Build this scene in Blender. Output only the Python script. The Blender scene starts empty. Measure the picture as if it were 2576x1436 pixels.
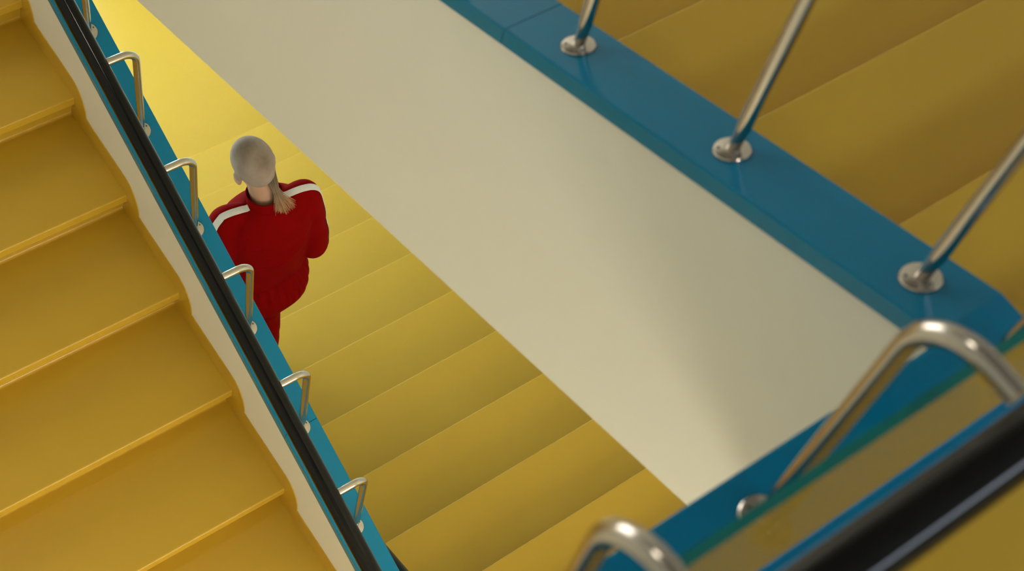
import bpy, bmesh, math, random
from mathutils import Vector, Matrix, noise
from mathutils.bvhtree import BVHTree

random.seed(7)
sc = bpy.context.scene
COL = sc.collection
PI = math.pi

# ------------------------------------------------------------------ metric constants (metres)
S = 1.14
ZC = 6.6024                       # camera height above the lowest landing
def MX(v): return v * S           # survey unit -> metre
def MZ(v): return v * S + ZC
RUN, RISE = MX(0.28), MX(0.107494)
G = RISE / RUN

# ------------------------------------------------------------------ camera
cam = bpy.data.cameras.new('camera')
cam.sensor_width = 36.0
cam.sensor_fit = 'HORIZONTAL'
cam.lens = 3763.14 / 2576 * 36.0
cam.clip_start = 0.02
cam.dof.use_dof = True
cam.dof.focus_distance = 4.75
cam.dof.aperture_fstop = 5.6
camo = bpy.data.objects.new('camera', cam)
COL.objects.link(camo)
R = ((0.804176, -0.571662, 0.162799), (-0.430718, -0.749200, -0.503171), (0.409613, 0.334518, -0.848714))
cm = Matrix(((R[0][0], -R[1][0], -R[2][0], 0.0), (R[0][1], -R[1][1], -R[2][1], 0.0),
             (R[0][2], -R[1][2], -R[2][2], ZC), (0, 0, 0, 1)))
camo.matrix_world = cm
sc.camera = camo

# ------------------------------------------------------------------ world, colour management
w = bpy.data.worlds.new('world'); sc.world = w
w.use_nodes = True
w.node_tree.nodes['Background'].inputs[0].default_value = (0.75, 0.85, 1.0, 1)
w.node_tree.nodes['Background'].inputs[1].default_value = 0.3
sc.view_settings.view_transform = 'Standard'
sc.view_settings.look = 'None'
sc.view_settings.gamma = 1.0
sc.view_settings.use_curve_mapping = False
sc.view_settings.exposure = 0.41
try:
    sc.cycles.use_denoising = True
    sc.cycles.max_bounces = 5
    sc.cycles.diffuse_bounces = 3
    sc.cycles.glossy_bounces = 3
    sc.cycles.transmission_bounces = 5
    sc.cycles.use_adaptive_sampling = True
    sc.cycles.adaptive_threshold = 0.1
    sc.cycles.use_light_tree = False
    sc.cycles.adaptive_min_samples = 16
    sc.cycles.caustics_reflective = False
except Exception:
    pass

# light levels (window panes and ceiling lamps)
E_WIN_TOP = 7.0        # window behind the photographer, top floor
E_WIN_NEAR_LOW = 6.0   # window on the landing one floor down, camera side
E_WIN_MID = 3.8        # window of the upper half landing
E_WIN_LOW = 7.0        # window of the lower half landing
E_LAMP = 17.0          # round ceiling lamps

# ------------------------------------------------------------------ materials
def mat(name, color, rough=0.5, metal=0.0, spec=0.5, noise_amt=0.0, noise_scale=8.0, bump=0.0, bump_scale=60.0, emit=None, emit_s=0.0, trans=0.0, ior=1.45, coat=0.0, sheen=0.0):
    m = bpy.data.materials.new(name)
    m.use_nodes = True
    nt = m.node_tree; N = nt.nodes; L = nt.links
    b = N['Principled BSDF']
    b.inputs['Base Color'].default_value = (*color, 1)
    b.inputs['Roughness'].default_value = rough
    b.inputs['Metallic'].default_value = metal
    b.inputs['IOR'].default_value = ior
    b.inputs['Specular IOR Level'].default_value = spec
    b.inputs['Transmission Weight'].default_value = trans
    b.inputs['Coat Weight'].default_value = coat
    b.inputs['Coat Roughness'].default_value = 0.15
    b.inputs['Sheen Weight'].default_value = sheen
    if emit:
        b.inputs['Emission Color'].default_value = (*emit, 1)
        b.inputs['Emission Strength'].default_value = emit_s
    tc = None
    if noise_amt or bump:
        tc = N.new('ShaderNodeTexCoord')
    if noise_amt:
        n = N.new('ShaderNodeTexNoise'); n.inputs['Scale'].default_value = noise_scale
        n.inputs['Detail'].default_value = 4
        L.new(tc.outputs['Object'], n.inputs['Vector'])
        mx = N.new('ShaderNodeMix'); mx.data_type = 'RGBA'
        mx.inputs[6].default_value = (*[c * (1 - noise_amt) for c in color], 1)
        mx.inputs[7].default_value = (*[min(1, c * (1 + noise_amt)) for c in color], 1)
        L.new(n.outputs['Fac'], mx.inputs[0])
        L.new(mx.outputs[2], b.inputs['Base Color'])
    if bump:
        n2 = N.new('ShaderNodeTexNoise'); n2.inputs['Scale'].default_value = bump_scale
        n2.inputs['Detail'].default_value = 3
        L.new(tc.outputs['Object'], n2.inputs['Vector'])
        bp = N.new('ShaderNodeBump'); bp.inputs['Strength'].default_value = bump
        bp.inputs['Distance'].default_value = 0.002
        L.new(n2.outputs['Fac'], bp.inputs['Height'])
        L.new(bp.outputs['Normal'], b.inputs['Normal'])
    return m

M_YEL = mat('yellow_vinyl', (0.52, 0.319, 0.025), rough=0.3, spec=0.5, noise_amt=0.05, noise_scale=3.0, bump=0.03, bump_scale=25)
M_CREAM = mat('cream_paint', (0.77, 0.775, 0.695), rough=0.5, noise_amt=0.03, noise_scale=1.5, bump=0.03, bump_scale=12)
M_BLUE = mat('blue_lacquer', (0.002, 0.190, 0.345), rough=0.16, spec=0.28, noise_amt=0.05, noise_scale=6, bump=0.04, bump_scale=9)
M_STEEL = mat('brushed_steel', (0.52, 0.48, 0.43), rough=0.17, metal=1.0, noise_amt=0.05, noise_scale=40)
M_SCREW = mat('dark_screw', (0.12, 0.11, 0.10), rough=0.4, metal=1.0, noise_amt=0.1, noise_scale=90)
M_BLACK = mat('black_rail', (0.004, 0.004, 0.0038), rough=0.10, spec=0.30, noise_amt=0.2, noise_scale=30)
M_GLASS = mat('clear_glass', (0.93, 0.985, 0.96), rough=0.0, trans=1.0, ior=1.5)
M_GEDGE = mat('glass_edge', (0.006, 0.14, 0.115), rough=0.25, noise_amt=0.1, noise_scale=20)
M_WHITE = mat('white_paint', (0.74, 0.73, 0.70), rough=0.6, noise_amt=0.03, noise_scale=2)
M_CEIL = mat('grey_ceiling', (0.30, 0.29, 0.28), rough=0.8, noise_amt=0.05, noise_scale=3)
M_RED = mat('red_jersey', (0.21, 0.001, 0.001), rough=0.85, spec=0.05, noise_amt=0.12, noise_scale=18, bump=0.25, bump_scale=220)
M_STRIPE = mat('white_stripe', (0.72, 0.70, 0.66), rough=0.8, noise_amt=0.05, noise_scale=60, bump=0.2, bump_scale=250)
M_SKIN = mat('skin', (0.52, 0.30, 0.20), rough=0.5, noise_amt=0.08, noise_scale=25)
M_SHOE = mat('shoe_white', (0.6, 0.58, 0.55), rough=0.5, noise_amt=0.05, noise_scale=30)
M_EYE = mat('eye_white', (0.75, 0.73, 0.70), rough=0.2, noise_amt=0.02)
M_LIP = mat('lip', (0.42, 0.16, 0.13), rough=0.5, noise_amt=0.05)

# ------------------------------------------------------------------ helpers
def link(name, me, m=None, parent=None, smooth=False):
    o = bpy.data.objects.new(name, me)
    COL.objects.link(o)
    if m is not None and not me.materials:
        me.materials.append(m)
    if parent is not None:
        o.parent = parent
    if smooth:
        for p in me.polygons: p.use_smooth = True
    return o

def mesh_of(bm, name='mesh'):
    bmesh.ops.recalc_face_normals(bm, faces=bm.faces[:])
    me = bpy.data.meshes.new(name)
    bm.to_mesh(me); bm.free()
    return me

def tag(o, label, cat, group=None):
    o['label'] = label; o['category'] = cat
    if group: o['group'] = group
    return o

def struct(o):
    o['kind'] = 'structure'
    return o

def empty(name, loc):
    o = bpy.data.objects.new(name, None)
    COL.objects.link(o)
    o.location = loc
    o.empty_display_size = 0.1
    return o

def box_bm(x0, x1, y0, y1, z0, z1, bev=0.0, seg=2):
    bm = bmesh.new()
    vs = [bm.verts.new(p) for p in ((x0, y0, z0), (x1, y0, z0), (x1, y1, z0), (x0, y1, z0), (x0, y0, z1), (x1, y0, z1), (x1, y1, z1), (x0, y1, z1))]
    for f in ((0, 3, 2, 1), (4, 5, 6, 7), (0, 1, 5, 4), (1, 2, 6, 5), (2, 3, 7, 6), (3, 0, 4, 7)):
        bm.faces.new([vs[i] for i in f])
    if bev:
        bmesh.ops.bevel(bm, geom=bm.edges[:], offset=bev, segments=seg, affect='EDGES', profile=0.5)
    return bm

def prism_bm(poly, x0, x1):
    """extrude a YZ polygon along X"""
    bm = bmesh.new()
    a = [bm.verts.new((x0, y, z)) for y, z in poly]
    b = [bm.verts.new((x1, y, z)) for y, z in poly]
    n = len(poly)
    bm.faces.new(a); bm.faces.new(b[::-1])
    for i in range(n):
        bm.faces.new((a[i], b[i], b[(i + 1) % n], a[(i + 1) % n]))
    return bm

def frames(path):
    """parallel transport frames along a polyline"""
    n = len(path)
    T = []
    for i in range(n):
        a = path[max(i - 1, 0)]; b = path[min(i + 1, n - 1)]
        T.append((b - a).normalized())
    ref = Vector((0, 0, 1)) if abs(T[0].z) < 0.9 else Vector((1, 0, 0))
    u = T[0].cross(ref).normalized()
    out = []
    for i in range(n):
        if i:
            q = T[i - 1].rotation_difference(T[i])
            u = q @ u
        u = (u - T[i] * u.dot(T[i])).normalized()
        out.append((T[i], u, T[i].cross(u)))
    return out

def tube(bm, path, radii, seg=12, cap=True, flat=1.0):
    path = [Vector(p) for p in path]
    if not isinstance(radii, (list, tuple)): radii = [radii] * len(path)
    rings = []
    for p, rr, (t, u, v) in zip(path, radii, frames(path)):
        rings.append([bm.verts.new(p + u * (rr * math.cos(2 * PI * k / seg)) + v * (rr * flat * math.sin(2 * PI * k / seg))) for k in range(seg)])
    for a, b in zip(rings, rings[1:]):
        for k in range(seg):
            bm.faces.new((a[k], a[(k + 1) % seg], b[(k + 1) % seg], b[k]))
    if cap:
        bm.faces.new(rings[0][::-1]); bm.faces.new(rings[-1])
    return rings

def lathe(bm, prof, seg=24, mtx=Matrix()):
    """revolve (radius, z) profile around Z"""
    rings = []
    for rr, z in prof:
        if rr < 1e-6:
            rings.append([bm.verts.new(mtx @ Vector((0, 0, z)))])
        else:
            rings.append([bm.verts.new(mtx @ Vector((rr * math.cos(2 * PI * k / seg), rr * math.sin(2 * PI * k / seg), z))) for k in range(seg)])
    for a, b in zip(rings, rings[1:]):
        for k in range(seg):
            k2 = (k + 1) % seg
            if len(a) == 1 and len(b) == 1: continue
            if len(a) == 1: bm.faces.new((a[0], b[k], b[k2]))
            elif len(b) == 1: bm.faces.new((a[k], b[0], a[k2]))
            else: bm.faces.new((a[k], a[k2], b[k2], b[k]))

def set_smooth(me, ang=35):
    for p in me.polygons: p.use_smooth = True
    try:
        me.set_sharp_from_angle(angle=math.radians(ang))
    except Exception:
        pass

# ------------------------------------------------------------------ layout (metres)
X0 = MX(0.9207)             # eye-side face of the coping, left balustrade
W = MX(0.0954)              # coping width
T = MX(0.0314)              # coping thickness
OV = 0.0045                 # coping overhang
CAPC = X0 + W / 2           # post line
CL = MZ(-3.98106)           # coping top of the left flight at Y = 0 (rises with Y)
CR = MZ(-1.12346)           # coping top of the upper right flight at Y = 0 (falls with Y)
NL = MZ(-4.29175); NR = MZ(-1.42331); NP = MZ(-4.32827)
YL0 = MX(2.408306) - 8 * RUN      # first nosing of the left flight
YR0 = MX(1.000721) - 3 * RUN      # top nosing (landing edge) of the upper right flight
YP0 = MX(3.531635) - 12 * RUN     # top nosing of the lower right flight
Z_TOP = NR - G * YR0              # top landing
Z_LOWNEAR = NP - G * YP0          # landing one floor down
Z_MID = NL + G * (YL0 + 12 * RUN) # upper half landing
Z_LOW = 0.0                       # lower half landing
XWL, XWR, YWN, YWF, ZCEIL = -0.85, 2.95, -2.3, 6.1, 7.85
CAPZ = CR - G * MX(0.2177)        # level coping of the landing balustrade
YN1 = MX(0.2111)                  # its far edge
YN0 = YN1 - W                     # its near edge
HP = MX(0.318)                    # rail axis above coping, left flight
HP2 = MX(0.390)                   # the same, landing and right flights
ROFF = MX(0.093)                  # rail axis beside post
RT = MX(0.0093)                   # tube radius
RR = MX(0.0212)                   # rail radius
LOWDX = MX(0.08)                  # lower flight's balustrade stands a little further right

# ------------------------------------------------------------------ structure: walls, landings, ceiling
struct(link('wall_left', mesh_of(box_bm(XWL - 0.2, XWL, YWN - 0.2, YWF + 0.2, -0.2, ZCEIL + 0.2)), M_CREAM))
struct(link('wall_right', mesh_of(box_bm(XWR, XWR + 0.2, YWN - 0.2, YWF + 0.2, -0.2, ZCEIL + 0.2)), M_CREAM))

def wall_with_windows(name, y0, y1, wins):
    """XZ wall between y0 and y1 pierced by windows (x0,x1,z0,z1), sorted by z"""
    bm = bmesh.new()
    def add(x0, x1, z0, z1):
        b = box_bm(x0, x1, y0, y1, z0, z1); me = mesh_of(b); bm.from_mesh(me); bpy.data.meshes.remove(me)
    z = -0.2
    for (a, b_, c, d) in wins:
        add(XWL, XWR, z, c)
        add(XWL, a, c, d); add(b_, XWR, c, d)
        z = d
    add(XWL, XWR, z, ZCEIL + 0.2)
    struct(link(name, mesh_of(bm), M_CREAM))

WN = [(-0.7, 2.3, 2.45, 4.2), (-0.7, 2.8, 6.45, 7.05)]
WF = [(-0.4, 2.5, 0.75, 2.6), (-0.4, 2.5, 4.2, 6.6)]
wall_with_windows('wall_near', YWN - 0.2, YWN, WN)
wall_with_windows('wall_far', YWF, YWF + 0.2, WF)
struct(link('ceiling', mesh_of(box_bm(XWL, XWR, YWN, YWF, ZCEIL, ZCEIL + 0.2)), M_CEIL))

def window(n, win, y, e, col=(0.86, 0.93, 1.0)):
    x0, x1, z0, z1 = win
    bm = bmesh.new()
    fr = 0.05
    def add(*a):
        me = mesh_of(box_bm(*a, bev=0.006, seg=1)); bm.from_mesh(me); bpy.data.meshes.remove(me)
    add(x0, x0 + fr, y - 0.03, y + 0.03, z0, z1); add(x1 - fr, x1, y - 0.03, y + 0.03, z0, z1)
    add(x0 + fr, x1 - fr, y - 0.03, y + 0.03, z0, z0 + fr); add(x0 + fr, x1 - fr, y - 0.03, y + 0.03, z1 - fr, z1)
    xm = (x0 + x1) / 2
    add(xm - fr / 2, xm + fr / 2, y - 0.03, y + 0.03, z0 + fr, z1 - fr)
    wo = struct(link('window_%d' % n, mesh_of(bm), M_WHITE))
    pm = mat('daylit_pane_%d' % n, (0.8, 0.85, 0.9), rough=0.2, emit=col, emit_s=e)
    for a, b_ in ((x0 + fr, xm - fr / 2), (xm + fr / 2, x1 - fr)):
        link('pane', mesh_of(box_bm(a, b_, y - 0.004, y + 0.004, z0 + fr, z1 - fr)), pm, wo)
window(1, WN[1], YWN - 0.1, E_WIN_TOP, (0.74, 0.84, 1.0))
window(2, WN[0], YWN - 0.1, E_WIN_NEAR_LOW, (1.0, 0.92, 0.76))
window(3, WF[1], YWF + 0.1, E_WIN_MID, (1.0, 0.96, 0.88))
window(4, WF[0], YWF + 0.1, E_WIN_LOW, (0.80, 1.0, 1.06))

def landing(name, x0, x1, y0, y1, z, th=0.22):
    o = link(name, mesh_of(box_bm(x0, x1, y0, y1, z - 0.02, z)), M_YEL)
    struct(o)
    u = link('slab', mesh_of(box_bm(x0, x1, y0, y1, z - th, z - 0.02)), M_CREAM, o)
    return o
landing('floor', XWL, XWR, YWN, YR0 - 0.05, Z_TOP)
landing('floor', XWL, XWR, YWN, YP0 - 0.05, Z_LOWNEAR)
landing('floor', XWL, XWR, YL0 + 12 * RUN + 0.05, YWF, Z_MID)
landing('floor', X0 + W, XWR, YR0 + 12 * RUN - 0.03, YL0 + 12 * RUN + 0.05, Z_MID)
landing('floor', XWL, XWR, YP0 + 12 * RUN + 0.04, YWF, Z_LOW)
struct(link('floor', mesh_of(box_bm(XWL, XWR, YWN, YP0 + 12 * RUN + 0.04, -0.2, -0.02)), M_CREAM))

# ------------------------------------------------------------------ stair flights
NOS = 0.042      # riser foot set back below the nosing
NOSU = 0.016     # overhang right under the nosing
def step_profile(L=None):
    """(u, v): u runs from the nosing into the stair, v up; nosing tip at (0, 0)"""
    rho = 0.006
    p = [(NOS, -RISE + 0.0005), (NOSU, -0.036), (0.003, -0.036), (0.0, -0.033), (0.0, -rho)]
    for k in range(1, 6):
        a = k / 6 * PI / 2
        p.append((rho - rho * math.cos(a), -rho + rho * math.sin(a)))
    p.append((rho, 0.0))
    c = 0.012
    if L is not None:      # nosing piece at the edge of a landing
        return p + [(L, 0.0), (L, -0.025), (NOSU + 0.022, -0.025), (NOS + 0.022, -RISE + 0.0005)]
    L = RUN + NOS
    p.append((L - c, 0.0))
    for k in range(1, 5):
        a = k / 5 * PI / 2
        p.append((L - c + c * math.sin(a), c - c * math.cos(a)))
    p += [(L, c), (L, -0.025), (NOSU + 0.022, -0.025), (NOS + 0.022, -RISE + 0.0005)]
    return p

def flight(name, label, x0, x1, y_first, z_first, n, d, soffit, skirts, ywall_end=None):
    """n nosings starting at (y_first, z_first); d=+1 rises with Y, d=-1 falls with Y.
    soffit = vertical depth of the slab below the nosing line"""
    root = empty(name, (x0, y_first, z_first))
    prof = step_profile()
    bm = prism_bm([(d * u, v) for u, v in prof], 0.0, x1 - x0)
    me = mesh_of(bm, 'step')
    set_smooth(me, 40)
    me.materials.append(M_YEL)
    me2 = mesh_of(prism_bm([(d * u, v) for u, v in step_profile(0.05)], 0.0, x1 - x0), 'landing_nosing')
    set_smooth(me2, 40)
    me2.materials.append(M_YEL)
    edge = n - 1 if d > 0 else 0      # the nosing that belongs to the upper landing
    for k in range(n):
        o = link('step', me2 if k == edge else me, None, root)
        o.location = (0, k * RUN, d * k * RISE)
    # raking slab below the steps
    g = d * G
    ya, yb = -0.05, n * RUN
    lift = -0.13
    poly = [(ya, g * ya - soffit), (yb, g * yb - soffit), (yb, g * yb + lift - 0.012), (ya, g * ya + lift - 0.012)]
    # keep the slab's top clear of the treads: it follows the line through the inner corners
    link('slab', mesh_of(prism_bm(poly, 0.0, x1 - x0)), M_CREAM, root)
    # skirting on the side walls: a band that follows the steps, rounded at each nosing
    for sx, into in skirts:
        top, bot = [], []
        hs, rs = 0.096, 0.074
        for k in range(n):
            yn, zn = k * RUN, d * k * RISE
            # arc around the nosing, from the riser side to the tread side
            pts = []
            for j in range(0, 9):
                a = j / 8 * PI / 2
                pts.append((yn - d * rs * math.cos(a), zn - 0.012 + (hs + 0.012) * math.sin(a)))
            zlow = zn - RISE + hs
            pts = [(yn - d * rs, zlow)] + [q for q in pts if q[1] > zlow + 0.004]
            back = [(yn + d * (RUN - rs), zn + hs)]
            seq = pts
            if d > 0: top += seq
            else: top += [(yn - d * 0 + 0, 0)] * 0 + seq[::-1]
        if d > 0:
            top.append(((n - 1) * RUN + RUN - rs, (n - 1) * RISE + hs))
        else:
            top.insert(0, (max(-(RUN - rs), YN0 + 0.012 - y_first), hs))
        y_lo, y_hi = top[0][0], top[-1][0]
        lower = [(y_hi, g * y_hi - 0.17), (y_lo, g * y_lo - 0.17)]
        bm = prism_bm(top + lower, sx - x0, sx - x0 + into * 0.003)
        link('skirting', mesh_of(bm), M_YEL, root)
    tag(root, label, 'stairs', 'flights of the yellow staircase')
    return root

SOF_R = NR - MZ(-1.770)      # stringer underside of right flight below nosing line
flight('stair_flight', 'yellow stair flight on the left side climbing away beside the long black handrail',
       XWL, X0 + OV, YL0, NL + G * YL0, 13, 1, SOF_R, [(X0 + OV, -1)])
flight('stair_flight', 'yellow stair flight the red-clad person is walking down, below the cream wall',
       X0 + W + LOWDX - OV, XWR, YP0, NP - G * YP0, 13, -1, SOF_R, [(X0 + W + LOWDX - OV, 1)])
flight('stair_flight', 'nearest yellow stair flight at upper right, beyond the blue coping with three posts',
       X0 + W - OV, XWR, YR0, NR - G * YR0, 13, -1, SOF_R, [(X0 + W - OV, 1)])

# ------------------------------------------------------------------ balustrades
def post_meshes(slope, ax, HP, bend=MX(0.036)):
    """post parts in local coords: base on coping at origin, arm towards -x (ax=-1) or +x; coping slope along y"""
    out = {}
    path = [(0, 0, 0.05)]
    path.append((0, 0, HP - bend))
    for k in range(1, 9):
        a = k / 8 * PI / 2
        path.append((ax * (bend - bend * math.cos(a)), 0, HP - bend + bend * math.sin(a)))
    path.append((ax * (ROFF - RR * 0.6), 0, HP))
    bm = bmesh.new(); tube(bm, path, RT, seg=20)
    me = mesh_of(bm); set_smooth(me, 50); me.materials.append(M_STEEL); out['tube'] = me
    bm = bmesh.new(); tube(bm, [(0, 0, -0.004), (0, 0, 0.03), (0, 0, 0.056)], RT * 0.84, seg=20)
    me = mesh_of(bm); set_smooth(me, 50); me.materials.append(M_STEEL); out['stub'] = me
    rot = Matrix.Rotation(math.atan(slope), 4, 'X')
    fr = MX(0.0228)
    bm = bmesh.new()
    lathe(bm, [(0.0, 0.0), (fr, 0.0), (fr, 0.0022), (fr - 0.0015, 0.0040), (RT * 1.25, 0.0062), (RT * 1.0, 0.0066), (0, 0.0066)], 32, rot)
    me = mesh_of(bm); set_smooth(me, 30); me.materials.append(M_STEEL); out['flange'] = me
    bm = bmesh.new()
    lathe(bm, [(0.0, 0.0062), (0.0022, 0.0062), (0.0028, 0.0052), (0.0028, 0.0030)], 10)
    me = mesh_of(bm); set_smooth(me, 30); me.materials.append(M_SCREW); out['screw'] = me
    scr = []
    for k in range(3):
        a = 2 * PI * k / 3 + 0.35
        v = rot @ Vector((fr * 0.68 * math.cos(a), fr * 0.68 * math.sin(a), 0))
        scr.append((v, math.atan(slope)))
    out['scr'] = scr
    return out

def add_post(root, pm, loc, rz=0.0):
    t = link('post', pm['tube'], None, root)
    t.location = loc; t.rotation_euler = (0, 0, rz)
    link('stub', pm['stub'], None, t)
    link('flange', pm['flange'], None, t)
    for v, a in pm['scr']:
        s = link('screw', pm['screw'], None, t)
        s.location = v; s.rotation_euler = (a, 0, 0)

def rail_mesh(path, rad=RR):
    """handrail: tube with a slightly flattened underside"""
    bm = bmesh.new()
    tube(bm, path, rad, seg=28)
    me = mesh_of(bm); set_smooth(me, 50); me.materials.append(M_BLACK)
    return me

def coping_piece(root, x0, x1, ya, yb, za, g, gap=0.0):
    """sloping coping slab from ya to yb; top height za + g*y"""
    a, b = ya + gap, yb - gap
    poly = [(a, za + g * a - T), (b, za + g * b - T), (b, za + g * b), (a, za + g * a)]
    bm = prism_bm(poly, x0, x1)
    bmesh.ops.recalc_face_normals(bm, faces=bm.faces[:])
    le = [e for e in bm.edges if abs(e.verts[0].co.y - e.verts[1].co.y) > 0.3]
    bmesh.ops.bevel(bm, geom=le, offset=0.0035, segments=2, affect='EDGES', profile=0.5)
    me = mesh_of(bm)
    return link('coping', me, M_BLUE, root)

def raking_balustrade(label, xs, d, c0, y_a, y_b, seams, posts, arm, low, rail_ext, hp, wall_end=None, corner=None):
    g = d * G
    root = empty('balustrade', (xs + W / 2, y_a, c0 + g * y_a))
    off = -root.location
    def fix(o):
        o.location = o.location + off
        return o
    wa, wb = (y_a, y_b) if wall_end is None else wall_end
    poly = [(wa, c0 + g * wa - low), (wb, c0 + g * wb - low), (wb, c0 + g * wb - T), (wa, c0 + g * wa - T)]
    fix(link('parapet_wall', mesh_of(prism_bm(poly, xs + OV, xs + W - OV)), M_CREAM, root))
    ys = [y_a] + seams + [y_b]
    for a, b in zip(ys, ys[1:]):
        fix(coping_piece(root, xs, xs + W, a + (0.0007 if a in seams else 0), b - (0.0007 if b in seams else 0), c0, g))
    pm = post_meshes(g, arm, hp)
    for y in posts:
        add_post(root, pm, Vector((xs + W / 2, y, c0 + g * y)) + off)
    ra, rb = rail_ext
    xr = xs + W / 2 + arm * ROFF
    path = [] if corner is None else [(xr, corner, c0 + g * y_a + hp), (xr, y_a - 0.02, c0 + g * y_a + hp)]
    if corner is not None: ra = y_a + 0.02
    path += [(xr, ra, c0 + g * ra + hp), (xr, (ra + rb) / 2, c0 + g * (ra + rb) / 2 + hp), (xr, rb, c0 + g * rb + hp)]
    fix(link('handrail', rail_mesh(path), None, root))
    return tag(root, label, 'balustrade')

PITCH_L = RUN * 0.95006
PITCH_R = RUN * 0.94462
yl_posts = [MX(2.365794) + (4 - k) * PITCH_L for k in range(0, 12)]
yl_posts = [y for y in yl_posts if 0.45 < y < 4.0]
yr_posts = [MX(0.807765) + k * PITCH_R for k in range(-2, 10)]
yr_posts = [y for y in yr_posts if 0.2 < y < 4.0]
LOWER = CR - (NR - SOF_R)    # coping top to stringer underside
b_left = raking_balustrade('cream parapet with blue coping, bent steel posts and black rail beside the left flight', X0, 1, CL, 0.30, 4.05,
    [1.487], yl_posts, -1, LOWER, (0.30, 4.05), HP)
b_right = raking_balustrade('cream parapet wall with blue coping and straight steel posts along the upper right flight', X0, -1, CR, MX(0.2177), 4.05,
    [1.0203], yr_posts, 1, CR - MZ(-1.770), (0.10, 4.05), HP2, wall_end=(YN0 + 0.01, 4.05), corner=MX(0.0587))
b_low = raking_balustrade('black handrail tip and parapet low down beside the flight with the person', X0 + LOWDX, -1, NP + (CR - NR), 0.35, 4.05,
    [], [0.6 + k * PITCH_R for k in range(11)], 1, CR - NR + 0.25, (0.30, 4.05), HP)

# landing balustrade, level, with a glass panel
root = empty('balustrade', (XWL, YN0, CAPZ))
off = -root.location
def fx(o):
    o.location = o.location + off
    return o
fx(link('parapet_wall', mesh_of(box_bm(XWL, X0 + W - OV, YN0 + OV, YN1 - OV, Z_TOP - 0.30, CAPZ - T)), M_CREAM, root))
poly_l = [(XWL, YN0), (X0 + W, YN0), (X0 + W, MX(0.2177)), (X0, MX(0.2177)), (X0, YN1), (XWL, YN1)]
bm = bmesh.new()
lo = [bm.verts.new((x, y, CAPZ - T)) for x, y in poly_l]
hi = [bm.verts.new((x, y, CAPZ)) for x, y in poly_l]
bm.faces.new(lo[::-1]); bm.faces.new(hi)
for i in range(6):
    bm.faces.new((lo[i], lo[(i + 1) % 6], hi[(i + 1) % 6], hi[i]))
bmesh.ops.recalc_face_normals(bm, faces=bm.faces[:])
yk = MX(0.2177)
le = [e for e in bm.edges if abs(e.verts[0].co.z - e.verts[1].co.z) < 1e-6 and not (abs(e.verts[0].co.y - yk) < 1e-6 and abs(e.verts[1].co.y - yk) < 1e-6)]
bmesh.ops.bevel(bm, geom=le, offset=0.0035, segments=2, affect='EDGES', profile=0.5)
fx(link('coping', mesh_of(bm), M_BLUE, root))
pm = post_meshes(0.0, -1, HP2, MX(0.057))
ypost = MX(0.164)
xp = [MX(0.6394) + MX(0.2765) * k for k in (-4, -3, -2, -1, 0)] + [MX(0.942)]
for x in xp:
    if x > XWL + 0.1:
        add_post(root, pm, Vector((x, ypost, CAPZ)) + off, PI / 2)
yrail = MX(0.0587)
fx(link('handrail', rail_mesh([(XWL, yrail, CAPZ + HP2), (0.3, yrail, CAPZ + HP2), (X0 + W / 2 + ROFF + RR * 0.9, yrail, CAPZ + HP2)]), None, root))
# glass: one panel between coping and rail height, on the landing side of the posts
bm = box_bm(XWL + 0.02, X0 + W - 0.006, MX(0.1222), MX(0.1222) + 0.010, CAPZ + 0.001, MZ(-0.894))
me = mesh_of(bm)
me.materials.append(M_GLASS); me.materials.append(M_GEDGE)
for p in me.polygons:
    p.material_index = 0 if abs(p.normal.y) > 0.9 else 1
gl = fx(link('glass_panel', me, None, root))
gl['label'] = 'clear glass panel with green edge'
# skirting along the foot of the low landing wall
fx(link('skirting', mesh_of(box_bm(XWL, X0 + W - OV, YN0 + OV - 0.006, YN0 + OV, Z_TOP, Z_TOP + 0.10)), M_YEL, root))
tag(root, 'level landing balustrade in the near corner with glass panel and thick black rail', 'balustrade')

# ------------------------------------------------------------------ round ceiling lamps
def ceiling_lamp(x, y, label, e):
    r0 = empty('ceiling_lamp', (x, y, ZCEIL))
    bm = bmesh.new(); lathe(bm, [(0.0, 0.0), (0.20, 0.0), (0.20, -0.05), (0.185, -0.055), (0.185, -0.03), (0, -0.03)], 40)
    me = mesh_of(bm); set_smooth(me, 30)
    link('housing', me, M_WHITE, r0)
    bm = bmesh.new(); lathe(bm, [(0.183, -0.036), (0.165, -0.056), (0.0, -0.070)], 20)
    me = mesh_of(bm); set_smooth(me, 60)
    link('diffuser', me, mat('lamp_diffuser', (0.9, 0.9, 0.88), emit=(1.0, 0.93, 0.79), emit_s=e, noise_amt=0.01), r0)
    tag(r0, label, 'lamp', 'round ceiling lamps')
ceiling_lamp(1.0, -1.0, 'round white ceiling lamp above the top landing behind the camera', E_LAMP * 0.68)
ceiling_lamp(0.2, 2.1, 'round white ceiling lamp above the middle of the stairwell', E_LAMP * 1.15)

#PERSON
# ------------------------------------------------------------------ the person
PX, PY, PZ = 1.592, 2.515, 0.699      # ground reference below the pelvis

def fuse(bm, voxel, smooth_n=4, smooth_f=0.5, name='fused'):
    """join overlapping closed shapes into one continuous surface"""
    me = mesh_of(bm, name)
    o = bpy.data.objects.new('tmp', me); COL.objects.link(o)
    md = o.modifiers.new('r', 'REMESH'); md.mode = 'VOXEL'; md.voxel_size = voxel; md.use_smooth_shade = True
    ms = o.modifiers.new('s', 'SMOOTH'); ms.factor = smooth_f; ms.iterations = smooth_n
    dg = bpy.context.evaluated_depsgraph_get()
    dg.update()
    ev = o.evaluated_get(dg)
    out = bpy.data.meshes.new_from_object(ev)
    bpy.data.objects.remove(o); bpy.data.meshes.remove(me)
    for p in out.polygons: p.use_smooth = True
    return out

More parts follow.
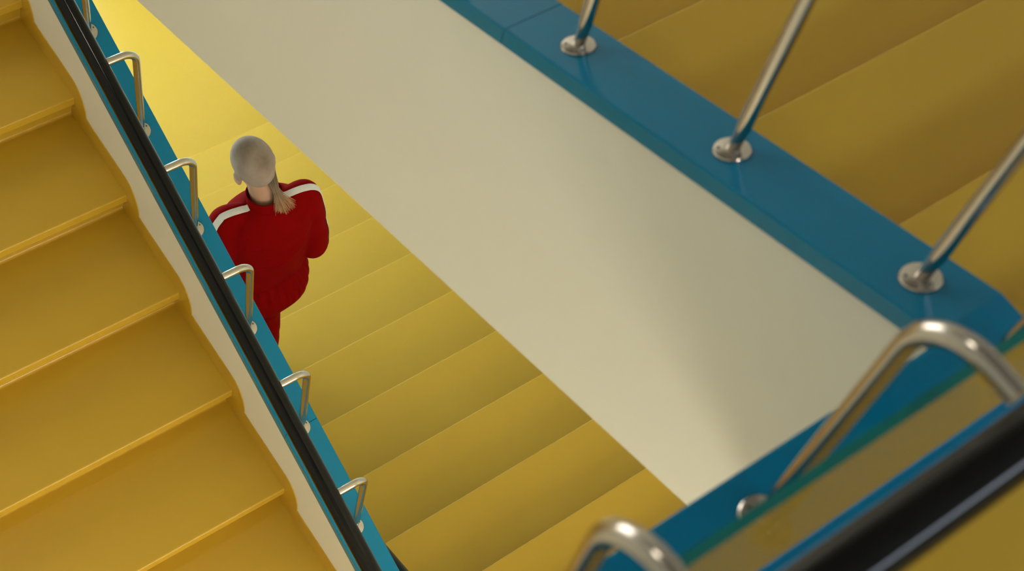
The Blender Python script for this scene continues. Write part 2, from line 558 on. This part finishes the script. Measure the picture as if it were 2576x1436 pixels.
def loft(bm, rings, seg=32, cap=True):
    """rings: list of (centre, a, b, yaw) horizontal superellipses"""
    rr = []
    for (c, a, b, yaw) in rings:
        c = Vector(c); ring = []
        for k in range(seg):
            t = 2 * PI * k / seg
            ct, st = math.cos(t), math.sin(t)
            e = 0.86
            x = a * math.copysign(abs(ct) ** e, ct); y = b * math.copysign(abs(st) ** e, st)
            ring.append(bm.verts.new(c + Vector((x * math.cos(yaw) - y * math.sin(yaw), x * math.sin(yaw) + y * math.cos(yaw), 0))))
        rr.append(ring)
    for p, q in zip(rr, rr[1:]):
        for k in range(seg):
            bm.faces.new((p[k], p[(k + 1) % seg], q[(k + 1) % seg], q[k]))
    if cap:
        bm.faces.new(rr[0][::-1]); bm.faces.new(rr[-1])
    return rr

def ell(bm, c, r, rot=None, seg=20):
    m = Matrix.Translation(Vector(c)) @ (rot.to_4x4() if rot else Matrix()) @ Matrix.Diagonal((*r, 1))
    bmesh.ops.create_uvsphere(bm, u_segments=seg, v_segments=seg // 2 + 2, radius=1.0, matrix=m)

def spline(pts, n):
    """Catmull-Rom through points (any dimension lists)"""
    P = [list(p) for p in pts]
    P = [[2 * a - b for a, b in zip(P[0], P[1])]] + P + [[2 * a - b for a, b in zip(P[-1], P[-2])]]
    out = []
    for i in range(1, len(P) - 2):
        for k in range(n):
            t = k / n
            out.append([0.5 * (2 * p1 + (p2 - p0) * t + (2 * p0 - 5 * p1 + 4 * p2 - p3) * t * t + (3 * p1 - p0 - 3 * p2 + p3) * t ** 3)
                        for p0, p1, p2, p3 in zip(P[i - 1], P[i], P[i + 1], P[i + 2])])
    out.append(P[-2])
    return out

def limb(bm, pts, n=6, seg=18, grow=0.0):
    """pts: (x,y,z,r)"""
    q = spline(pts, n)
    tube(bm, [p[:3] for p in q], [p[3] + grow for p in q], seg=seg)

YAW = math.radians(-7)                # shoulders turned a little, right shoulder back
def sh(x, y, z):                      # torso-frame point, turned with the shoulders
    return (x * math.cos(YAW) - y * math.sin(YAW), x * math.sin(YAW) + y * math.cos(YAW), z)

# joints (local metres: x right, y forward, z up)
HIPZ = 0.90
ARM = {}
for s_, nm in ((1, 'r'), (-1, 'l')):
    shd = sh(s_ * 0.140, -0.028, 1.402)
    elb = sh(s_ * 0.190, -0.060, 1.075)
    wri = sh(s_ * 0.135, 0.165, 1.030)
    if s_ < 0: wri = sh(-0.175, 0.015, 0.845)      # left arm hangs down
    ARM[nm] = (shd, elb, wri)
LEG = {'r': [(0.095, 0.005, 0.90), (0.085, 0.075, 0.46), (0.085, 0.075, 0.00)],
       'l': [(-0.095, -0.005, 0.90), (-0.07, -0.02, 0.50), (-0.06, -0.24, 0.182)]}

# ---- body: one continuous surface (head, neck, trunk, arms, hands, legs)
HC = Vector((-0.012, 0.045, 1.582))   # skull centre
HR = Matrix.Rotation(math.radians(-14), 3, 'X') @ Matrix.Rotation(math.radians(-7), 3, 'Y')
HS = 0.955                            # head size
def hp(x, y, z): return HC + HR @ (Vector((x, y, z)) * HS)
bm = bmesh.new()
ell(bm, hp(0, -0.010, 0.024), tuple(HS * v for v in (0.0735, 0.090, 0.086)), HR, 28)     # cranium
ell(bm, hp(0, 0.018, -0.028), tuple(HS * v for v in (0.062, 0.074, 0.085)), HR, 24)      # face
ell(bm, hp(0, 0.040, -0.082), tuple(HS * v for v in (0.044, 0.046, 0.036)), HR, 20)      # chin and jaw
ell(bm, hp(0, -0.042, -0.016), tuple(HS * v for v in (0.058, 0.050, 0.050)), HR, 20)     # occiput
ell(bm, hp(0, 0.092, -0.030), tuple(HS * v for v in (0.0115, 0.016, 0.022)), HR, 14)     # nose
ell(bm, hp(0, 0.101, -0.043), tuple(HS * v for v in (0.015, 0.011, 0.009)), HR, 14)
ell(bm, hp(0, 0.080, -0.066), tuple(HS * v for v in (0.022, 0.010, 0.0075)), HR, 14)     # mouth
ell(bm, hp(0, 0.078, 0.016), tuple(HS * v for v in (0.046, 0.010, 0.009)), HR, 14)       # brow
for s_ in (-1, 1):
    er = HR @ Matrix.Rotation(s_ * math.radians(-22), 3, 'Z')
    ell(bm, hp(s_ * 0.0755, -0.006, -0.030), tuple(HS * v for v in (0.0085, 0.018, 0.031)), er, 16)   # ears
    ell(bm, hp(s_ * 0.034, 0.058, -0.028), tuple(HS * v for v in (0.022, 0.022, 0.020)), HR, 14)      # cheeks
limb(bm, [(-0.006, 0.02, 1.545, 0.050), (-0.002, -0.006, 1.48, 0.049), (0, -0.026, 1.42, 0.054), (0, -0.034, 1.36, 0.07)])
loft(bm, [((0, 0, 0.84), .12, .09, 0), ((0, 0, .95), .135, .10, 0), ((0, 0, 1.05), .125, .09, 0), ((0, -.03, 1.2), .125, .085, YAW), ((0, -.034, 1.33), .125, .072, YAW), ((0, -.035, 1.38), .095, .06, YAW)], 24)
for nm, s_ in (('r', 1), ('l', -1)):
    a, b, c = ARM[nm]
    limb(bm, [(*a, .036), (*[(p + q) / 2 for p, q in zip(a, b)], .040), (*b, .037), (*[(p + q) / 2 for p, q in zip(b, c)], .034), (*c, .025)])
    # hand: palm, four fingers and a thumb, relaxed
    d_ = (Vector(c) - Vector(b)).normalized()
    side = (Vector((0, 0, 1)) if abs(d_.z) < 0.8 else Vector((0.0, -1, 0)).cross(d_).cross(d_)).cross(d_).normalized() * s_
    if abs(d_.z) >= 0.8: side = Vector((0, -1, 0)); side = (side - d_ * side.dot(d_)).normalized()   # thumb towards the front
    up = d_.cross(side).normalized()
    if abs(d_.z) < 0.8 and up.z < 0: up = -up
    if abs(d_.z) >= 0.8 and up.x * s_ < 0: up = -up                 # palm towards the thigh
    pc = Vector(c) + d_ * 0.045
    rot = Matrix((side, d_, up)).transposed()
    ell(bm, pc, (0.036, 0.048, 0.015), rot, 16)
    for i, (o_, L_) in enumerate(((-0.027, 0.066), (-0.009, 0.076), (0.009, 0.071), (0.026, 0.056))):
        q0 = pc + d_ * 0.035 + side * o_
        q1 = q0 + d_ * L_ * 0.5 - up * 0.012
        q2 = q1 + d_ * L_ * 0.3 - up * 0.024
        q3 = q2 + d_ * L_ * 0.10 - up * 0.020
        limb(bm, [(*q0, .0092), (*q1, .0085), (*q2, .0078), (*q3, .0066)], n=3, seg=10)
    q0 = pc - d_ * 0.022 - side * 0.028
    q1 = q0 + d_ * 0.030 - side * 0.022 - up * 0.008
    q2 = q1 + d_ * 0.032 - side * 0.004 - up * 0.010
    limb(bm, [(*q0, .0125), (*q1, .0105), (*q2, .0082)], n=3, seg=10)
    h, k, f = LEG[nm]
    limb(bm, [(*h, .075), (*[(p + q) / 2 for p, q in zip(h, k)], .066), (*k, .050), (k[0], k[1] * .6 + f[1] * .4 - .01, k[2] * .6 + f[2] * .4, .050), (*[p + .07 * (q - p) / .45 for p, q in zip(f, k)], .036)])
person_me = fuse(bm, 0.0048, 3, 0.45, 'body')
person = link('person', person_me, M_SKIN)
person.location = (PX, PY, PZ)
person_me.materials.clear(); person_me.materials.append(M_SKIN)
tag(person, 'person in a red tracksuit with shaved hair and thin ponytail walking down the yellow stairs', 'person')

# eyes and lips
for s_ in (-1, 1):
    bm = bmesh.new(); ell(bm, hp(s_ * 0.029, 0.0755, -0.008), (0.0115, 0.009, 0.0062), HR, 14)
    ey = link('eye', mesh_of(bm), M_EYE, person, True)
    bm = bmesh.new(); ell(bm, hp(s_ * 0.029, 0.0825, -0.008), (0.0046, 0.0030, 0.0046), HR, 12)
    link('iris', mesh_of(bm), M_SCREW, ey, True)
bm = bmesh.new(); ell(bm, hp(0, 0.0885, -0.063), (0.021, 0.005, 0.0035), HR, 12); ell(bm, hp(0, 0.0885, -0.071), (0.018, 0.005, 0.004), HR, 12)
link('lips', mesh_of(bm), M_LIP, person, True)

# ---- shaved hair: the scalp part of the head, raised by a few millimetres
M_HAIR = mat('cropped_hair', (0.32, 0.25, 0.20), rough=0.8, spec=0.15, bump=0.6, bump_scale=420)
nt = M_HAIR.node_tree
at = nt.nodes.new('ShaderNodeAttribute'); at.attribute_name = 'whorl'
rmp = nt.nodes.new('ShaderNodeValToRGB')
rmp.color_ramp.elements[0].color = (0.40, 0.31, 0.265, 1); rmp.color_ramp.elements[1].color = (0.15, 0.105, 0.062, 1)
nt.links.new(at.outputs['Fac'], rmp.inputs['Fac']); nt.links.new(rmp.outputs['Color'], nt.nodes['Principled BSDF'].inputs['Base Color'])
hb = bmesh.new(); hb.from_mesh(person_me)
HRi = HR.inverted()
kill = []
def hairline(l):
    # l: head-local point; front hairline high, behind the ears low
    if l.z < -0.088: return False
    if l.y > 0.055: return l.z > 0.055 + (l.y - 0.055) * 0.2
    if l.y > 0.0: return l.z > -0.012 + l.y * 1.15
    if l.y > -0.03: return l.z > -0.012 - (-l.y) * 0.9
    return l.z > -0.040 - (-l.y - 0.03) * 0.55
for f in hb.faces:
    l = (HRi @ (f.calc_center_median() - HC)) / HS
    if not (hairline(l) and l.length < 0.16): kill.append(f)
bmesh.ops.delete(hb, geom=kill, context='FACES')
hb.normal_update()
wl = hb.verts.layers.float.new('whorl')
for v in hb.verts:
    l = (HRi @ (v.co - HC)) / HS
    a1 = math.exp(-((l - Vector((0.012, -0.070, 0.058))).length / 0.034) ** 2)
    a2 = math.exp(-((l - Vector((-0.020, -0.005, 0.105))).length / 0.045) ** 2)
    v[wl] = min(1, 0.12 + 0.75 * max(a1, a2) + 0.16 * noise.noise(l * 30) + 0.10 * noise.noise(l * 90))
for v in hb.verts:
    edge = any(len(e.link_faces) < 2 for e in v.link_edges)
    v.co += v.normal * (0.0005 if edge else 0.0028)
link('hair', mesh_of(hb), M_HAIR, person, True)

# ---- thin ponytail left long at the nape
M_TAIL = bpy.data.materials.new('blond_strands'); M_TAIL.use_nodes = True
nt = M_TAIL.node_tree; bs = nt.nodes['Principled BSDF']; bs.inputs['Roughness'].default_value = 0.5
at = nt.nodes.new('ShaderNodeAttribute'); at.attribute_name = 'along'
rmp = nt.nodes.new('ShaderNodeValToRGB')
rmp.color_ramp.elements[0].color = (0.14, 0.10, 0.065, 1); rmp.color_ramp.elements[1].color = (0.62, 0.34, 0.17, 1)
e_ = rmp.color_ramp.elements.new(0.45); e_.color = (0.26, 0.17, 0.10, 1)
nt.links.new(at.outputs['Fac'], rmp.inputs['Fac']); nt.links.new(rmp.outputs['Color'], bs.inputs['Base Color'])
bm = bmesh.new()
lay = bm.verts.layers.float.new('along')
root_p = hp(0.022, -0.080, -0.052)
for i in range(170):
    u = random.uniform(-1, 1); v = random.uniform(-1, 1)
    fan = random.uniform(-1, 1)
    L_ = random.uniform(0.75, 1.0) if abs(fan) < 0.6 else random.uniform(0.55, 0.95)
    p0 = root_p + Vector((u * 0.020, 0.016 + v * 0.006, 0.030 + random.uniform(-.012, .012)))
    p1 = root_p + Vector((0.004 + u * 0.015, -0.008 + v * 0.008, -0.020))
    p2 = root_p + Vector((0.010 + fan * 0.022, -0.040 + v * 0.006, -0.065 * L_ - 0.01))
    p3 = root_p + Vector((0.022 + fan * 0.042 + random.uniform(-.006, .006), -0.068 + v * 0.006 + abs(fan) * 0.010, -0.128 * L_ - 0.012))
    q = spline([p0, p1, p2, p3], 5)
    r0 = random.uniform(.0007, .0015)
    rad = [r0 * (1 - 0.8 * (k / (len(q) - 1)) ** 2.2) for k in range(len(q))]
    rings = tube(bm, q, rad, seg=6)
    for k, rg in enumerate(rings):
        for vv in rg: vv[lay] = k / (len(q) - 1)
link('ponytail', mesh_of(bm), M_TAIL, person, True)

# ---- tracksuit jacket
bm = bmesh.new()
loft(bm, [((0, -.004, .965), .150, .118, 0), ((0, -.008, 1.00), .160, .128, 0), ((0, -.014, 1.06), .163, .131, YAW * .5), ((0, -.022, 1.13), .165, .130, YAW),
          ((0, -.030, 1.22), .166, .128, YAW), ((0, -.034, 1.315), .170, .120, YAW), ((0, -.034, 1.372), .158, .106, YAW), ((0, -.034, 1.408), .128, .092, YAW),
          ((0, -.034, 1.432), .092, .076, YAW), ((0, -.032, 1.448), .066, .064, YAW)], 40)
for nm, s_ in (('r', 1), ('l', -1)):
    a, b, c = ARM[nm]
    mid = [(p + q) / 2 for p, q in zip(a, b)]
    m2 = [(p + q) / 2 for p, q in zip(b, c)]
    inn = sh(s_ * 0.075, -0.032, 1.412)
    tip = sh(s_ * 0.160, -0.036, 1.368)
    limb(bm, [(*inn, .036), (*a, .050), (*tip, .058), (*[m + o for m, o in zip(mid, (s_ * .012, -.005, -.01))], .062), (*b, .055), (*m2, .050), (*c, .040)], n=6)
jme = fuse(bm, 0.0065, 5, 0.5, 'jacket')
# cloth folds: soft diagonal creases over the back, tighter at the elbow
jn = [v.normal.copy() for v in jme.vertices]
for v, vn in zip(jme.vertices, jn):
    p = v.co.copy()
    n1 = noise.noise(Vector((p.x * 5 + p.z * 3.2, p.y * 4, p.z * 11 - p.x * 6)))
    n2 = noise.noise(Vector((p.x * 16, p.y * 16, p.z * 22)))
    amt = 0.008 * (1.25 - min(1, max(0, (p.z - 1.0) / 0.42))) + 0.001
    v.co += vn * (amt * n1 + 0.0018 * n2)
    # the broad fold that runs across the lower back
    if p.y < 0:
        zf = 1.195 + 0.45 * (p.x + .03) + 1.3 * (p.x + .03) ** 2
        v.co += vn * (0.016 * math.exp(-((p.z - zf - .018) / .015) ** 2) - 0.024 * math.exp(-((p.z - zf + .006) / .012) ** 2)) * math.exp(-((p.x + .01) / .085) ** 2)
jacket = link('jacket', jme, None, person)
jme.materials.clear(); jme.materials.append(M_RED)
jacket['label'] = 'red jacket with white shoulder stripes'
BV = BVHTree.FromPolygons([v.co.copy() for v in jme.vertices], [tuple(p.vertices) for p in jme.polygons])

# gathered peplum below the waist seam
bm = bmesh.new()
rings = []
seg = 240
for j in range(15):
    t = j / 14
    z = 1.000 - 0.165 * t
    a = 0.158 + 0.038 * math.sin(t * PI * 0.72); b = 0.127 + 0.046 * math.sin(t * PI * 0.70)
    rg = []
    for k in range(seg):
        th = 2 * PI * k / seg
        rip = math.sin(th * 34 + 1.4 * math.sin(th * 5)) * 0.0062 * min(1, 0.5 + 2.5 * t) * (1 - t) ** 1.1 + math.sin(th * 7 + 2) * 0.0022 * t
        rg.append(bm.verts.new(((a + rip) * math.cos(th), -0.006 + (b + rip) * math.sin(th), z - 0.012 * t * math.cos(th * 2))))
    rings.append(rg)
inner = [[bm.verts.new((v.co.x * 0.975, v.co.y * 0.975, v.co.z)) for v in rg] for rg in rings]
for A in (rings, inner):
    for p, q in zip(A, A[1:]):
        for k in range(seg): bm.faces.new((p[k], p[(k + 1) % seg], q[(k + 1) % seg], q[k]))
for k in range(seg):
    bm.faces.new((rings[-1][k], rings[-1][(k + 1) % seg], inner[-1][(k + 1) % seg], inner[-1][k]))
    bm.faces.new((rings[0][k], rings[0][(k + 1) % seg], inner[0][(k + 1) % seg], inner[0][k]))
link('peplum', mesh_of(bm), M_RED, jacket, True)

# stand-up collar
bm = bmesh.new()
rings = []
for (z, a, b, cy) in ((1.420, .080, .073, -.036), (1.440, .068, .064, -.034), (1.460, .064, .062, -.026), (1.482, .066, .064, -.020), (1.484, .063, .061, -.020), (1.460, .059, .057, -.026), (1.430, .060, .058, -.034)):
    rings.append([bm.verts.new(sh(a * math.cos(2 * PI * k / 48), cy + b * math.sin(2 * PI * k / 48), z - 0.012 * max(0, math.sin(2 * PI * k / 48)))) for k in range(48)])
for p, q in zip(rings, rings[1:]):
    for k in range(48): bm.faces.new((p[k], p[(k + 1) % 48], q[(k + 1) % 48], q[k]))
link('collar', mesh_of(bm), M_RED, jacket, True)

# white stripes along shoulders and sleeves, laid on the jacket surface
def stripe(s_):
    a, b, c = ARM['r' if s_ > 0 else 'l']
    # guide: points outside the surface and directions to project along
    guide = []
    for t in range(0, 21):
        u = t / 20
        x = 0.066 + u * 0.100
        guide.append((Vector(sh(s_ * x, -0.040, 1.62)), Vector((0, 0.0, -1))))
    for t in range(1, 9):
        ang = t / 8 * PI / 2
        d = Vector((s_ * math.sin(ang), 0, math.cos(ang)))
        o = Vector(sh(s_ * 0.160, -0.040 - 0.018 * t / 8, 1.368)) + d * 0.25
        guide.append((o, -d))
    for t in range(1, 24):
        u = t / 23
        base = Vector(sh(s_ * 0.160, -0.036, 1.368)).lerp(Vector(b), u)
        dv = Vector((-s_, 0.42, 0)).normalized()
        guide.append((base - dv * 0.25, dv))
    pts = []
    for o, d in guide:
        loc, nrm, i, dist = BV.ray_cast(o, d)
        if loc is not None and (not pts or (loc - pts[-1][0]).length < 0.05): pts.append((loc, nrm))
    bm = bmesh.new()
    prev = None
    hw = 0.0125
    for i, (p, n) in enumerate(pts):
        tg = (pts[min(i + 1, len(pts) - 1)][0] - pts[max(i - 1, 0)][0]).normalized()
        sd = n.cross(tg).normalized()
        row = []
        for k in (-1, -0.5, 0, 0.5, 1):
            q = p + sd * hw * k
            loc, nn, _, _ = BV.find_nearest(q)
            nn = nn if nn.dot(n) > 0 else n
            row.append(loc + nn * 0.0022)
        vs = [bm.verts.new(q) for q in row]
        if prev:
            for k in range(4): bm.faces.new((prev[k], prev[k + 1], vs[k + 1], vs[k]))
        prev = vs
    me = mesh_of(bm)
    link('stripe', me, M_STRIPE, jacket, True)
stripe(1); stripe(-1)

# ---- trousers
bm = bmesh.new()
loft(bm, [((0, -.004, .80), .10, .09, 0), ((0, -.01, .86), .145, .112, 0), ((0, -.008, .94), .150, .116, 0), ((0, 0, 1.0), .142, .11, 0)], 32)
for nm in 'rl':
    h, k, f = LEG[nm]
    mid = [(p + q) / 2 for p, q in zip(h, k)]
    lo_ = [p * .45 + q * .55 for p, q in zip(k, f)]
    limb(bm, [(*h, .092), (*mid, .084), (*k, .070), (*lo_, .066), (*[p + .10 * (q - p) / .45 for p, q in zip(f, k)], .062)], n=6)
tme = fuse(bm, 0.007, 5, 0.5, 'trousers')
tn = [v.normal.copy() for v in tme.vertices]
for v, vn in zip(tme.vertices, tn):
    p = v.co.copy()
    v.co += vn * 0.005 * noise.noise(Vector((p.x * 10, p.y * 9, p.z * 14)))
tme.materials.clear(); tme.materials.append(M_RED)
link('trousers', tme, None, person)

# ---- shoes, soles on the treads
def shoe(nm, pitch):
    f = Vector(LEG[nm][2])
    bm = bmesh.new()
    rot = Matrix.Rotation(math.radians(pitch), 3, 'X')
    def q(x, y, z): return f + rot @ Vector((x, y, z))
    ell(bm, q(0, -0.015, -0.045), (.040, .055, .038), rot, 18)
    ell(bm, q(0, 0.06, -0.058), (.042, .075, .030), rot, 18)
    ell(bm, q(0, 0.125, -0.066), (.041, .055, .022), rot, 18)
    limb(bm, [(*q(0, -0.012, 0.02), .040), (*q(0, -0.012, -0.03), .042)], n=3)
    me = fuse(bm, 0.006, 3, 0.5)
    me.materials.clear(); me.materials.append(M_SHOE)
    so = link('shoe', me, None, person)
    bm = bmesh.new()
    n_ = 28; top = []; bot = []
    for k in range(n_):
        t = 2 * PI * k / n_
        y = 0.055 + 0.135 * math.sin(t); x = 0.043 * math.cos(t) * (1.0 if y > 0.03 else 0.86)
        top.append(bm.verts.new(q(x, y, -0.070))); bot.append(bm.verts.new(q(x * .97, y, -0.0885)))
    bm.faces.new(top); bm.faces.new(bot[::-1])
    for k in range(n_): bm.faces.new((top[k], top[(k + 1) % n_], bot[(k + 1) % n_], bot[k]))
    link('sole', mesh_of(bm), M_WHITE, so)
shoe('r', 0)
shoe('l', -18)
